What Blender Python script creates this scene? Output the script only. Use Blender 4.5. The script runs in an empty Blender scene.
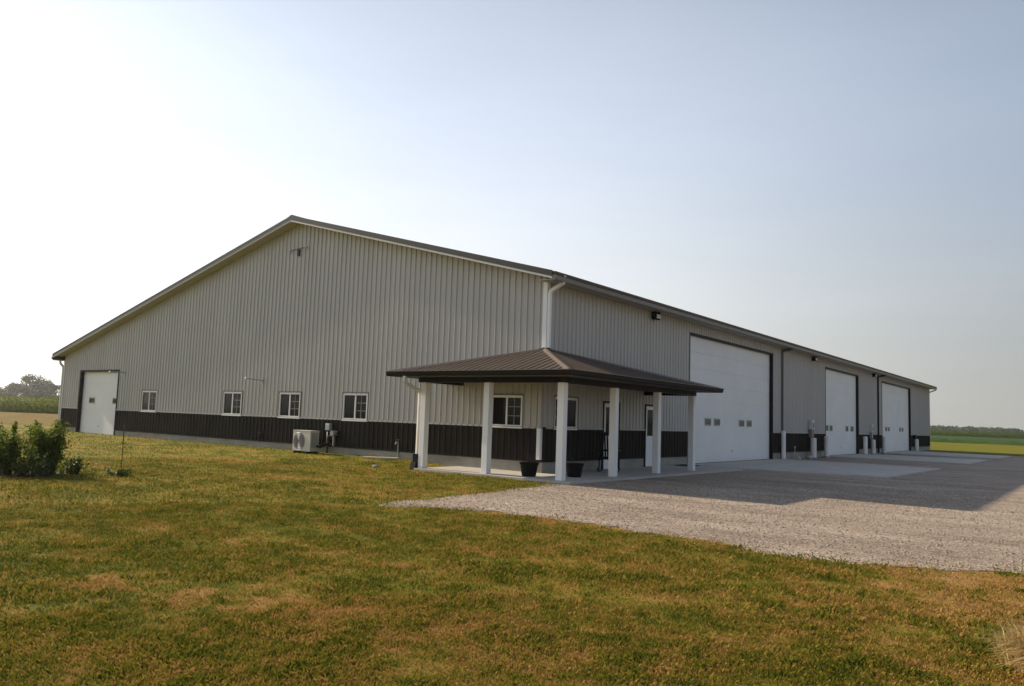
import bpy, bmesh, math, random
import numpy as np
from mathutils import Vector, Matrix
random.seed(7); rng = np.random.default_rng(7)
sc = bpy.context.scene; COL = sc.collection
PI = math.pi

# ------------------------------------------------------------------ camera
F, YAW, PITCH, ROLL = 784.953, .6489, .0955, .0346
CAM = np.array([12.611, -18.197, 1.524])
cd = bpy.data.cameras.new('camera'); cam = bpy.data.objects.new('camera', cd); COL.objects.link(cam)
d = Vector((-math.sin(YAW)*math.cos(PITCH), math.cos(YAW)*math.cos(PITCH), math.sin(PITCH)))
r0 = Vector((math.cos(YAW), math.sin(YAW), 0)); u0 = r0.cross(d)
r1 = math.cos(ROLL)*r0+math.sin(ROLL)*u0; u1 = -math.sin(ROLL)*r0+math.cos(ROLL)*u0
m = Matrix((r1, u1, -d)).transposed().to_4x4(); m.translation = Vector(CAM)
cam.matrix_world = m
cd.sensor_width = 36; cd.lens = F/1024*36; cd.clip_start = .05; cd.clip_end = 12000
sc.camera = cam

# ------------------------------------------------------------------ light and sky
SUN_EL = math.atan2(1, math.hypot(1.76, .13)); 
SDIR = Vector((-1.76, -.13, 1)).normalized()
sl = bpy.data.lights.new('sun', 'SUN'); so = bpy.data.objects.new('sun', sl); COL.objects.link(so)
sl.energy = 4.9; sl.angle = math.radians(.8); sl.color = (1, .84, .63)
so.rotation_euler = SDIR.to_track_quat('Z', 'Y').to_euler(); so.location = (-40, -6, 40)
SKY_K, HAZE_K, FALL = .078, .78, 2.25
def _g(v, t=(1, .985, .96)): return tuple(v*q/3 for q in t)
SKY_RAMP = [(0, _g(.40)), (.47, _g(.42)), (.55, _g(.50)), (.66, _g(.80, (1, .975, .93))), (.75, _g(1.08, (1, .965, .91))), (.82, _g(1.22, (1, .945, .875))), (.90, _g(1.38, (1, .94, .87))), (.97, _g(1.75, (1, .96, .88))), (1, _g(2.4, (1, .95, .85)))]
w = bpy.data.worlds.new('World'); sc.world = w; w.use_nodes = True
nt = w.node_tree; nt.nodes.clear(); N = nt.nodes.new; L = nt.links.new
out = N('ShaderNodeOutputWorld'); bg = N('ShaderNodeBackground'); sky = N('ShaderNodeTexSky')
sky.sky_type = 'NISHITA'; sky.sun_disc = False
sky.sun_elevation = SUN_EL; sky.sun_rotation = math.atan2(SDIR.x, SDIR.y)
sky.altitude = 150; sky.air_density = 1.0; sky.dust_density = .2; sky.ozone_density = 1.5
# hazy air of a humid morning: brighter towards the sun and the horizon, added to the clear sky
tc = N('ShaderNodeTexCoord'); dt_ = N('ShaderNodeVectorMath'); dt_.operation = 'DOT_PRODUCT'; dt_.inputs[1].default_value = SDIR
L(tc.outputs['Generated'], dt_.inputs[0])
ra = N('ShaderNodeValToRGB'); ra.color_ramp.interpolation = 'B_SPLINE'
mr_ = N('ShaderNodeMapRange'); mr_.inputs['From Min'].default_value = -1; mr_.inputs['From Max'].default_value = 1; L(dt_.outputs['Value'], mr_.inputs['Value']); L(mr_.outputs[0], ra.inputs[0])
RAMP = SKY_RAMP
el_ = ra.color_ramp.elements; el_[0].position = RAMP[0][0]; el_[0].color = (*RAMP[0][1], 1); el_[1].position = RAMP[-1][0]; el_[1].color = (*RAMP[-1][1], 1)
for p, c in RAMP[1:-1]: e = el_.new(p); e.color = (*c, 1)
sx = N('ShaderNodeSeparateXYZ'); L(tc.outputs['Generated'], sx.inputs[0])
mxz = N('ShaderNodeMath'); mxz.operation = 'MAXIMUM'; mxz.inputs[1].default_value = 0; L(sx.outputs['Z'], mxz.inputs[0])
mlz = N('ShaderNodeMath'); mlz.operation = 'MULTIPLY'; mlz.inputs[1].default_value = -FALL; L(mxz.outputs[0], mlz.inputs[0])
ex_ = N('ShaderNodeMath'); ex_.operation = 'EXPONENT'; L(mlz.outputs[0], ex_.inputs[0])
cz = N('ShaderNodeTexNoise'); cz.inputs['Scale'].default_value = 2.2; cz.inputs['Detail'].default_value = 5; cz.inputs['Roughness'].default_value = .55
cmp_ = N('ShaderNodeMapping'); cmp_.inputs['Scale'].default_value = (.6, 1.4, 5); cmp_.inputs['Rotation'].default_value = (.2, .1, .6); L(tc.outputs['Generated'], cmp_.inputs['Vector']); L(cmp_.outputs[0], cz.inputs['Vector'])
czm = N('ShaderNodeMapRange'); czm.inputs['From Min'].default_value = .35; czm.inputs['From Max'].default_value = .75; czm.inputs['To Min'].default_value = .97; czm.inputs['To Max'].default_value = 1.06; L(cz.outputs['Fac'], czm.inputs['Value'])
czs = N('ShaderNodeVectorMath'); czs.operation = 'SCALE'; L(ra.outputs[0], czs.inputs[0]); L(czm.outputs[0], czs.inputs['Scale'])
vsc = N('ShaderNodeVectorMath'); vsc.operation = 'SCALE'; L(czs.outputs[0], vsc.inputs[0]); L(ex_.outputs[0], vsc.inputs['Scale'])
bg2 = N('ShaderNodeBackground'); L(vsc.outputs[0], bg2.inputs[0]); bg2.inputs[1].default_value = HAZE_K*3
ads = N('ShaderNodeAddShader'); hm = N('ShaderNodeMapRange'); hm.interpolation_type = 'SMOOTHSTEP'; hm.inputs['From Min'].default_value = -.02; hm.inputs['From Max'].default_value = .42; hm.inputs['To Min'].default_value = .06; L(mxz.outputs[0], hm.inputs['Value'])
vs2 = N('ShaderNodeVectorMath'); vs2.operation = 'SCALE'; L(sky.outputs[0], vs2.inputs[0]); L(hm.outputs[0], vs2.inputs['Scale'])
L(vs2.outputs[0], bg.inputs[0]); bg.inputs[1].default_value = SKY_K; L(bg.outputs[0], ads.inputs[0]); L(bg2.outputs[0], ads.inputs[1]); L(ads.outputs[0], out.inputs[0])
vs = sc.view_settings; sc.display_settings.display_device = 'sRGB'
vs.view_transform = 'Standard'; vs.look = 'None'; vs.gamma = 1; vs.exposure = .35; vs.use_curve_mapping = False
sc.cycles.max_bounces = 6; sc.cycles.transparent_max_bounces = 8; sc.cycles.volume_bounces = 1

# ------------------------------------------------------------------ materials
def mat(name, col, rough=.6, metal=0, noise=None, bump=None, spec=None, trans=0):
    """noise=(scale, amount[, stretch xyz]) varies the colour; bump=(scale, strength, distance)."""
    M = bpy.data.materials.new(name); M.use_nodes = True; t = M.node_tree; b = t.nodes['Principled BSDF']
    b.inputs['Base Color'].default_value = (*col, 1); b.inputs['Roughness'].default_value = rough
    b.inputs['Metallic'].default_value = metal
    if spec is not None: b.inputs['Specular IOR Level'].default_value = spec
    geo = t.nodes.new('ShaderNodeNewGeometry')
    if noise:
        mp = t.nodes.new('ShaderNodeMapping'); t.links.new(geo.outputs['Position'], mp.inputs['Vector'])
        if len(noise) > 2: mp.inputs['Scale'].default_value = noise[2]
        nz = t.nodes.new('ShaderNodeTexNoise'); nz.inputs['Scale'].default_value = noise[0]; nz.inputs['Detail'].default_value = 6
        nz.inputs['Roughness'].default_value = .65
        t.links.new(mp.outputs[0], nz.inputs['Vector'])
        mr = t.nodes.new('ShaderNodeMapRange'); mr.inputs['From Min'].default_value = .3; mr.inputs['From Max'].default_value = .7
        mr.inputs['To Min'].default_value = 1-noise[1]; mr.inputs['To Max'].default_value = 1+noise[1]
        t.links.new(nz.outputs['Fac'], mr.inputs['Value'])
        vm = t.nodes.new('ShaderNodeVectorMath'); vm.operation = 'SCALE'; vm.inputs[0].default_value = col
        t.links.new(mr.outputs[0], vm.inputs['Scale']); t.links.new(vm.outputs[0], b.inputs['Base Color'])
    if bump:
        nb = t.nodes.new('ShaderNodeTexNoise'); nb.inputs['Scale'].default_value = bump[0]; nb.inputs['Detail'].default_value = 5
        t.links.new(geo.outputs['Position'], nb.inputs['Vector'])
        bp = t.nodes.new('ShaderNodeBump'); bp.inputs['Strength'].default_value = bump[1]; bp.inputs['Distance'].default_value = bump[2]
        t.links.new(nb.outputs['Fac'], bp.inputs['Height']); t.links.new(bp.outputs[0], b.inputs['Normal'])
    return M

SIDING = mat('ash_metal', (.445, .431, .408), .5, 0, (.9, .05, (1, 1, .25)), (1.3, .12, .02))
def sheets(M, amt):
    t = M.node_tree; b = t.nodes['Principled BSDF']; src = b.inputs['Base Color'].links[0].from_socket; n = t.nodes.new; l = t.links.new
    g = n('ShaderNodeNewGeometry'); q = n('ShaderNodeSeparateXYZ'); l(g.outputs['Position'], q.inputs[0]); a = n('ShaderNodeMath'); a.operation = 'ADD'; l(q.outputs['X'], a.inputs[0]); l(q.outputs['Y'], a.inputs[1])
    f = n('ShaderNodeMath'); f.operation = 'MULTIPLY'; f.inputs[1].default_value = 1/.9144; l(a.outputs[0], f.inputs[0]); fl = n('ShaderNodeMath'); fl.operation = 'FLOOR'; l(f.outputs[0], fl.inputs[0])
    wn = n('ShaderNodeTexWhiteNoise'); wn.noise_dimensions = '1D'; l(fl.outputs[0], wn.inputs['W'])
    st = n('ShaderNodeTexNoise'); mp = n('ShaderNodeMapping'); mp.inputs['Scale'].default_value = (7, 7, .35); l(g.outputs['Position'], mp.inputs['Vector']); l(mp.outputs[0], st.inputs['Vector']); st.inputs['Scale'].default_value = 1; st.inputs['Detail'].default_value = 4
    s1 = n('ShaderNodeMath'); s1.operation = 'MULTIPLY_ADD'; s1.inputs[1].default_value = amt; s1.inputs[2].default_value = 1-amt; l(wn.outputs['Value'], s1.inputs[0])
    s2 = n('ShaderNodeMath'); s2.operation = 'MULTIPLY_ADD'; s2.inputs[1].default_value = amt*1.6; l(st.outputs['Fac'], s2.inputs[0]); l(s1.outputs[0], s2.inputs[2])
    v = n('ShaderNodeVectorMath'); v.operation = 'SCALE'; l(src, v.inputs[0]); l(s2.outputs[0], v.inputs['Scale']); l(v.outputs[0], b.inputs['Base Color'])
sheets(SIDING, .05)
WAINS = mat('burnished_metal', (.028, .024, .021), .6, 0, (1.2, .25, (1, 1, .3)), (1.3, .1, .02), .08)
ROOFM = mat('roof_metal', (.118, .093, .075), .5, 0, (1.5, .15), (1.5, .1, .02), .06)
DARKTRIM = mat('dark_trim', (.016, .014, .014), .5, spec=.12)
GUTTER = mat('gutter_metal', (.20, .185, .165), .5, 0, (1, .08))
LIGHTTRIM = mat('light_trim', (.60, .585, .55), .45, 0, (2, .05))
WHITE = mat('white_paint', (.82, .82, .81), .5, 0, (3, .04, (1, 1, .3)))
DOORW = mat('door_white', (.78, .785, .78), .55, 0, (.7, .05), (.8, .08, .02))
SOFFIT = mat('soffit_metal', (.40, .38, .33), .6)
CONC = mat('concrete', (.47, .435, .385), .9, 0, (1.1, .14), (40, .25, .01))
FOUND = mat('foundation', (.30, .285, .25), .9, 0, (1.4, .22, (1, 1, 2)), (30, .4, .01))
GLASS = mat('dark_glass', (.010, .011, .012), .08, 0, spec=.12)
DGLASS = mat('door_glass', (.10, .095, .08), .12, 0, spec=.6)
BLACK = mat('black_plastic', (.009, .009, .010), .55, 0, (9, .2), None, .12)
ACW = mat('ac_beige', (.55, .52, .45), .5, 0, (6, .05))
GREYM = mat('grey_metal', (.33, .34, .34), .45, .2, (8, .1))
LAMPG = mat('lamp_glass', (.5, .5, .46), .2)
WOODP = mat('pale_wood', (.50, .44, .33), .8, 0, (9, .2, (1, 6, 6)))
STONE = mat('pale_stone', (.48, .45, .41), .9, 0, (25, .25), (40, .5, .01))
RUST = mat('faded_red_label', (.24, .17, .14), .6, 0, (20, .2))
SOIL = mat('bed_soil', (.12, .075, .035), .95, 0, (5, .4), (22, .9, .04))
ROD = mat('rusty_rod', (.07, .055, .045), .7)
BARK = mat('bark', (.09, .07, .05), .95, 0, (6, .3), (12, .8, .04))

def leafmat(name, c0, c1, scale, trans=.35, tc=None, rough=.55):
    """foliage: two greens mixed by position noise, with light coming through"""
    M = bpy.data.materials.new(name); M.use_nodes = True; t = M.node_tree; t.nodes.clear(); n = t.nodes.new; l = t.links.new
    o = n('ShaderNodeOutputMaterial'); mx = n('ShaderNodeMixShader'); b = n('ShaderNodeBsdfPrincipled'); tr = n('ShaderNodeBsdfTranslucent')
    g = n('ShaderNodeNewGeometry'); nz = n('ShaderNodeTexNoise'); nz.inputs['Scale'].default_value = scale; nz.inputs['Detail'].default_value = 5; nz.inputs['Roughness'].default_value = .7
    cr = n('ShaderNodeValToRGB'); cr.color_ramp.elements[0].position = .33; cr.color_ramp.elements[1].position = .67
    cr.color_ramp.elements[0].color = (*c0, 1); cr.color_ramp.elements[1].color = (*c1, 1)
    l(g.outputs['Position'], nz.inputs['Vector']); l(nz.outputs['Fac'], cr.inputs[0]); l(cr.outputs[0], b.inputs['Base Color'])
    b.inputs['Roughness'].default_value = rough; b.inputs['Specular IOR Level'].default_value = .12
    if tc: tr.inputs['Color'].default_value = (*tc, 1)
    else: l(cr.outputs[0], tr.inputs['Color'])
    mx.inputs[0].default_value = trans; l(b.outputs[0], mx.inputs[1]); l(tr.outputs[0], mx.inputs[2]); l(mx.outputs[0], o.inputs[0])
    return M

BUSHL = leafmat('bush_leaf', (.030, .054, .011), (.09, .13, .018), 6, .38, (.18, .24, .03))
WEEDL = leafmat('weed_leaf', (.04, .07, .018), (.09, .12, .03), 8, .35)
TREEL = leafmat('tree_leaf', (.032, .06, .014), (.07, .11, .024), .25, .25)
CORNL = leafmat('corn_leaf', (.028, .058, .012), (.075, .12, .014), .7, .42, (.24, .31, .02))
TASSEL = leafmat('corn_tassel', (.17, .17, .05), (.26, .24, .08), 1, .3)
SOYL = leafmat('soy_leaf', (.045, .09, .010), (.07, .12, .014), .12, .3)
STRAW = leafmat('straw', (.45, .31, .12), (.78, .62, .30), 14, .3)

def grassmat(name, blade):
    """lawn colour follows the 'dry' attribute (0 lush, 1 dead straw), plus fine noise"""
    M = bpy.data.materials.new(name); M.use_nodes = True; t = M.node_tree; t.nodes.clear(); n = t.nodes.new; l = t.links.new
    o = n('ShaderNodeOutputMaterial'); b = n('ShaderNodeBsdfPrincipled'); g = n('ShaderNodeNewGeometry')
    at = n('ShaderNodeAttribute'); at.attribute_name = 'dry'
    nz = n('ShaderNodeTexNoise'); nz.inputs['Scale'].default_value = 9 if not blade else 30; nz.inputs['Detail'].default_value = 6; nz.inputs['Roughness'].default_value = .75
    l(g.outputs['Position'], nz.inputs['Vector'])
    ma = n('ShaderNodeMath'); ma.operation = 'MULTIPLY_ADD'; ma.inputs[1].default_value = .55; ma.inputs[2].default_value = -.275
    l(nz.outputs['Fac'], ma.inputs[0]); ad = n('ShaderNodeMath'); ad.operation = 'ADD'; l(ma.outputs[0], ad.inputs[0]); l(at.outputs['Fac'], ad.inputs[1])
    cr = n('ShaderNodeValToRGB'); r = cr.color_ramp
    stops = [(0, (.088, .106, .014)), (.28, (.172, .170, .019)), (.5, (.25, .205, .030)), (.72, (.33, .205, .050)), (1, (.42, .245, .088))]
    r.elements[0].position, r.elements[1].position = 0, 1
    r.elements[0].color = (*stops[0][1], 1); r.elements[1].color = (*stops[-1][1], 1)
    for p, c in stops[1:-1]: e = r.elements.new(p); e.color = (*c, 1)
    l(ad.outputs[0], cr.inputs[0]); l(cr.outputs[0], b.inputs['Base Color'])
    b.inputs['Roughness'].default_value = .8; b.inputs['Specular IOR Level'].default_value = .05
    if blade:
        tr = n('ShaderNodeBsdfTranslucent'); mx = n('ShaderNodeMixShader'); mx.inputs[0].default_value = .35
        l(cr.outputs[0], tr.inputs[0]); l(b.outputs[0], mx.inputs[1]); l(tr.outputs[0], mx.inputs[2]); l(mx.outputs[0], o.inputs[0])
    else:
        nb = n('ShaderNodeTexNoise'); nb.inputs['Scale'].default_value = 14; nb.inputs['Detail'].default_value = 8; nb.inputs['Roughness'].default_value = .75
        l(g.outputs['Position'], nb.inputs['Vector']); bp = n('ShaderNodeBump'); bp.inputs['Strength'].default_value = 1; bp.inputs['Distance'].default_value = .06
        l(nb.outputs['Fac'], bp.inputs['Height']); l(bp.outputs[0], b.inputs['Normal']); l(b.outputs[0], o.inputs[0])
    return M
LAWN = grassmat('lawn_ground', False); BLADE = grassmat('grass_blade', True)

def gravelmat():
    M = bpy.data.materials.new('gravel'); M.use_nodes = True; t = M.node_tree; b = t.nodes['Principled BSDF']; n = t.nodes.new; l = t.links.new
    g = n('ShaderNodeNewGeometry')
    v = n('ShaderNodeTexVoronoi'); v.inputs['Scale'].default_value = 40; l(g.outputs['Position'], v.inputs['Vector'])
    sp = n('ShaderNodeSeparateColor'); l(v.outputs['Color'], sp.inputs[0])
    n2 = n('ShaderNodeTexNoise'); n2.inputs['Scale'].default_value = .55; n2.inputs['Detail'].default_value = 7; n2.inputs['Roughness'].default_value = .7
    mp = n('ShaderNodeMapping'); mp.inputs['Scale'].default_value = (.5, 1.6, 1); mp.inputs['Rotation'].default_value = (0, 0, -.25)
    l(g.outputs['Position'], mp.inputs['Vector']); l(mp.outputs[0], n2.inputs['Vector'])
    ad = n('ShaderNodeMath'); ad.operation = 'MULTIPLY_ADD'; ad.inputs[1].default_value = .5; l(sp.outputs[0], ad.inputs[0]); l(n2.outputs['Fac'], ad.inputs[2])
    cr = n('ShaderNodeValToRGB'); r = cr.color_ramp; r.elements[0].position = .32; r.elements[1].position = 1.0
    r.elements[0].color = (.10, .080, .062, 1); r.elements[1].color = (.54, .445, .355, 1); e = r.elements.new(.66); e.color = (.272, .214, .166, 1)
    l(ad.outputs[0], cr.inputs[0]); l(cr.outputs[0], b.inputs['Base Color']); b.inputs['Roughness'].default_value = .95
    b.inputs['Specular IOR Level'].default_value = .15
    n3 = n('ShaderNodeTexNoise'); n3.inputs['Scale'].default_value = 42; n3.inputs['Detail'].default_value = 4; n3.inputs['Roughness'].default_value = .7; l(g.outputs['Position'], n3.inputs['Vector'])
    bp = n('ShaderNodeBump'); bp.inputs['Strength'].default_value = .8; bp.inputs['Distance'].default_value = .03
    l(n3.outputs['Fac'], bp.inputs['Height']); l(bp.outputs[0], b.inputs['Normal'])
    return M
GRAVEL = gravelmat()

# ------------------------------------------------------------------ mesh helpers
class MB:
    """collects polygons; build() links them as ONE mesh object"""
    def __init__(s): s.v = []; s.f = []
    def poly(s, pts):
        k = len(s.v); s.v += [tuple(p) for p in pts]; s.f.append(tuple(range(k, k+len(pts))))
    def hexa(s, p):      # 8 corners: bottom loop 0-3, top loop 4-7
        k = len(s.v); s.v += [tuple(q) for q in p]
        for q in ((3,2,1,0), (4,5,6,7), (0,1,5,4), (1,2,6,5), (2,3,7,6), (3,0,4,7)): s.f.append(tuple(k+i for i in q))
        return s
    def box(s, x0, x1, y0, y1, z0, z1):
        return s.hexa([(x0,y0,z0), (x1,y0,z0), (x1,y1,z0), (x0,y1,z0), (x0,y0,z1), (x1,y0,z1), (x1,y1,z1), (x0,y1,z1)])
    def rbox(s, c, size, rot=0, tilt=0):
        a = Matrix.Translation(c) @ Matrix.Rotation(rot, 4, 'Z') @ Matrix.Rotation(tilt, 4, 'X')
        x, y, z = (q/2 for q in size)
        return s.hexa([a @ Vector(p) for p in ((-x,-y,-z), (x,-y,-z), (x,y,-z), (-x,y,-z), (-x,-y,z), (x,-y,z), (x,y,z), (-x,y,z))])
    def tube(s, pts, r, n=10, cap=True, phase=0):
        pts = [Vector(p) for p in pts]; rr = r if isinstance(r, (list, tuple)) else [r]*len(pts)
        rings = []; a = None
        for i, p in enumerate(pts):
            t = (pts[min(i+1, len(pts)-1)]-pts[max(i-1, 0)]).normalized()
            if a is None: a = (Vector((0,0,1)) if abs(t.z) < .9 else Vector((1,0,0))).cross(t).normalized()
            a = (a-t*a.dot(t)).normalized(); b = t.cross(a)
            k = len(s.v); s.v += [tuple(p+rr[i]*(math.cos(2*PI*j/n+phase)*a+math.sin(2*PI*j/n+phase)*b)) for j in range(n)]; rings.append(k)
        for i in range(len(rings)-1):
            for j in range(n): q = (j+1) % n; s.f.append((rings[i]+j, rings[i]+q, rings[i+1]+q, rings[i+1]+j))
        if cap: s.f.append(tuple(rings[0]+j for j in reversed(range(n)))); s.f.append(tuple(rings[-1]+j for j in range(n)))
        return s
    def lathe(s, prof, n=24, c=(0,0,0)):
        k0 = len(s.v)
        for r, z in prof: s.v += [(c[0]+r*math.cos(2*PI*j/n), c[1]+r*math.sin(2*PI*j/n), c[2]+z) for j in range(n)]
        for i in range(len(prof)-1):
            for j in range(n): q = (j+1) % n; s.f.append((k0+i*n+j, k0+i*n+q, k0+(i+1)*n+q, k0+(i+1)*n+j))
        s.f.append(tuple(k0+j for j in reversed(range(n)))); s.f.append(tuple(k0+(len(prof)-1)*n+j for j in range(n)))
        return s
    def build(s, name, m, parent=None, loc=None, smooth=False, bevel=0, fix=False):
        me = bpy.data.meshes.new(name); me.from_pydata(s.v, [], s.f); me.materials.append(m)
        if fix:
            b = bmesh.new(); b.from_mesh(me); bmesh.ops.remove_doubles(b, verts=b.verts, dist=1e-5); bmesh.ops.recalc_face_normals(b, faces=b.faces); b.to_mesh(me); b.free()
        if smooth: me.shade_smooth()
        o = bpy.data.objects.new(name, me); COL.objects.link(o)
        if parent: o.parent = parent
        if loc: o.location = loc
        if bevel:
            bv = o.modifiers.new('bevel', 'BEVEL'); bv.width = bevel; bv.segments = 2; bv.limit_method = 'ANGLE'
        return o
def tag(o, label=None, cat=None, group=None, kind=None):
    for k, v in (('label', label), ('category', cat), ('group', group), ('kind', kind)):
        if v: o[k] = v
    return o
def thing(name, label, cat, loc=(0,0,0), rz=0, group=None):
    o = bpy.data.objects.new(name, None); COL.objects.link(o); o.location = loc; o.rotation_euler.z = rz; o.empty_display_size = .2
    return tag(o, label, cat, group)
def copy_tree(o, parent=None):
    c = o.copy(); COL.objects.link(c)
    if parent: c.parent = parent
    for ch in [q for q in bpy.data.objects if q.parent == o]: copy_tree(ch, c)
    return c
def tri_mesh(name, verts, faces, m, attr=None, mats=None, midx=None):
    """fast mesh from numpy arrays (all faces the same size)"""
    me = bpy.data.meshes.new(name); nv, nf, k = len(verts), len(faces), faces.shape[1]
    me.vertices.add(nv); me.vertices.foreach_set('co', verts.astype(np.float32).ravel())
    me.loops.add(nf*k); me.loops.foreach_set('vertex_index', faces.astype(np.int32).ravel())
    me.polygons.add(nf); me.polygons.foreach_set('loop_start', np.arange(0, nf*k, k, dtype=np.int32))
    for q in (mats or [m]): me.materials.append(q)
    if midx is not None: me.polygons.foreach_set('material_index', midx.astype(np.int32))
    if attr is not None:
        a = me.attributes.new('dry', 'FLOAT', 'POINT'); a.data.foreach_set('value', attr.astype(np.float32))
    me.update(calc_edges=True); me.validate()
    o = bpy.data.objects.new(name, me); COL.objects.link(o); return o

# value noise shared by the lawn sheet and its blades
_T = np.random.default_rng(3).random((256, 256))
def vn(x, y):
    xi = np.floor(x).astype(int); yi = np.floor(y).astype(int); fx = x-xi; fy = y-yi
    fx = fx*fx*(3-2*fx); fy = fy*fy*(3-2*fy); g = lambda a, b: _T[a & 255, b & 255]
    return (g(xi,yi)*(1-fx)+g(xi+1,yi)*fx)*(1-fy)+(g(xi,yi+1)*(1-fx)+g(xi+1,yi+1)*fx)*fy
def fbm(x, y, s, o=4):
    t = 0; a = .5; n = 0
    for i in range(o): t = t+a*vn(x*s+17.3*i, y*s-9.1*i); n += a; a *= .55; s *= 2.1
    return t/n
def inpoly(x, y, P):
    c = np.zeros(np.shape(x), bool); n = len(P); j = n-1
    for i in range(n):
        xi, yi = P[i]; xj, yj = P[j]
        with np.errstate(divide='ignore', invalid='ignore'):
            c ^= ((yi > y) != (yj > y)) & (x < (xj-xi)*(y-yi)/((yj-yi) or 1e-9)+xi)
        j = i
    return c
def ell(x, y, cx, cy, a, b, rot):
    c, s = math.cos(rot), math.sin(rot); dx, dy = x-cx, y-cy
    q = ((dx*c+dy*s)/a)**2+((-dx*s+dy*c)/b)**2
    return np.clip(1.25-q, 0, 1)
def dryness(x, y):
    n1 = fbm(x, y, .16); n2 = fbm(x+40, y, .8); n3 = fbm(x, y+70, 3.2, 3); n4 = fbm(x*.6-30, y+11, 1.7, 3); n5 = fbm(x+5, y-60, 9, 2)
    t = .35+(n1-.5)*.25+(n2-.5)*.28+(n3-.5)*.75+(n4-.5)*.38+(n5-.5)*.95
    t = t+.10*np.clip((x-4)/6, 0, 1)
    rag = np.clip((n3-.5)*3+(n5-.5)*2+.75, 0, 1.2)
    t = t+(.12+.6*rag)*np.exp(-(((x-6.5)*.95+(y+14.4)*.3)/1.35)**2-(((y+14.4)*.95-(x-6.5)*.3)/.38)**2)
    t = t+(.38+.42*rag)*np.exp(-np.abs((x-12.7)/2.1)**2.6-np.abs((y+8.9)/1.5)**2.6)
    t = t+.34*rag*np.exp(-((y+7.75+.12*np.sin(x*3))/.35)**2)*np.clip((x-3)/2, 0, 1)
    t = t+.22*np.exp(-((x+2)/4.5)**2-((y+6.6)/.6)**2)+.16*np.exp(-((x+8)/8)**2-((y+4.5)/.8)**2)+.3*rag*np.exp(-((x+.9)/.7)**2-((y+12.9)/.35)**2)+.3*rag*np.exp(-((x-1.6)/1.3)**2-((y+7.4)/.45)**2)
    return np.clip(t, 0, 1)
def ground_h(x, y):
    near = np.exp(-((x-8)**2+(y+12)**2)/500)
    h = -.032+(fbm(x+9, y+31, .5, 3)-.5)*.035*near
    wall = np.clip((y+3.2)/3.0, 0, 1)*np.clip((-x-3.1)/1.5, 0, 1)*np.clip((6-y)/4, 0, 1)*np.clip((x+45)/10, 0, 1)
    return h+wall*.135

# ------------------------------------------------------------------ ground
GRAV = [(2.75,-8.85), (2.35,-8.1), (2.45,-7.1), (2.32,-5.2), (1.96,-2.88), (2.02,-2.2), (.9,-2.05), (.9,0.2), (.2,.3), (.2,52), (.6,55.2), (1.4,55.4), (4.6,53.5), (7.6,52.0), (14,50.5), (60,42),
        (60,14), (26,4), (17,-2.5), (13.5,-5.6), (11.81,-7.39), (10.67,-8.12), (9.61,-8.34), (8.18,-7.99), (6.54,-7.86), (4.52,-7.7)]
def rough_edge(P, step, amp, seed):
    q = []; rr = random.Random(seed)
    for i in range(len(P)):
        a, b = Vector(P[i]), Vector(P[(i+1) % len(P)]); ln = (b-a).length; k = max(1, min(60, int(ln/step)))
        nrm = Vector((b.y-a.y, a.x-b.x)).normalized()
        for j in range(k):
            p = a.lerp(b, j/k); e = amp*(1 if j else .4)
            q.append(tuple(p+nrm*(rr.uniform(-1, 1)*e+.9*amp*math.sin(p.x*2.3+p.y*1.7)*math.sin(p.x*.9-p.y*1.1))))
    return q
GRAV_E = rough_edge(GRAV, .22, .10, 4)
GRAV_IN = np.array(GRAV_E)
def sheet(name, pts, z, m, kind='structure', depth=0):
    b = bmesh.new(); vs_ = [b.verts.new((x, y, z)) for x, y in pts]; f = b.faces.new(vs_); b.normal_update()
    if f.normal.z < 0: f.normal_flip()
    if depth:
        e = bmesh.ops.extrude_face_region(b, geom=[f]); vv = [q for q in e['geom'] if isinstance(q, bmesh.types.BMVert)]
        for q in vv: q.co.z += depth
        bmesh.ops.recalc_face_normals(b, faces=b.faces)
    bmesh.ops.triangulate(b, faces=[f for f in b.faces if len(f.verts) > 4])
    me = bpy.data.meshes.new(name); b.to_mesh(me); b.free(); me.materials.append(m)
    o = bpy.data.objects.new(name, me); COL.objects.link(o); return tag(o, kind=kind)

na = 360; rad = np.concatenate([[0.001], np.geomspace(.6, 60, 190), np.geomspace(66, 3000, 30)])
ang = np.linspace(0, 2*PI, na, endpoint=False)
RR, AA = np.meshgrid(rad, ang, indexing='ij'); gx = CAM[0]+RR*np.cos(AA); gy = CAM[1]+RR*np.sin(AA)
gz = ground_h(gx, gy)
sunk = np.logical_and.reduce([inpoly(gx+a, gy+b, GRAV_E) for a, b in ((.22,0), (-.22,0), (0,.22), (0,-.22))]); gz = np.where(sunk, -.07, gz); gz = np.where(RR > 60, -.035, gz)
gv = np.stack([gx, gy, gz], -1).reshape(-1, 3)
ii = np.arange(len(rad)-1)[:, None]*na; jj = np.arange(na)[None, :]; j2 = (jj+1) % na
gf = np.stack([ii+jj, ii+na+jj, ii+na+j2, ii+j2], -1).reshape(-1, 4)
ground = tri_mesh('ground', gv, gf, LAWN, attr=dryness(gv[:, 0], gv[:, 1])); ground.data.shade_smooth(); tag(ground, kind='structure')
sheet('gravel_driveway', GRAV_E, -.026, GRAVEL, depth=-.12)
SLAB = [(-3.04,-1.95), (2.2,-1.95), (2.32,9.15), (0,9.0), (0,-.004), (-3.04,-.004)]
sheet('porch_slab', SLAB, .03, CONC, depth=-.16)
AP = [[(.0,9.02), (2.33,9.17), (6.85,10.1), (6.98,19.5), (0,20.0)], [(0,27.3), (7.0,28.0), (6.95,36.6), (0,36.2)], [(0,41.3), (7.0,41.9), (7.0,50.3), (0,51.7)]]
for a in AP: sheet('concrete_apron', a, .034, CONC, depth=-.13)
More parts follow.
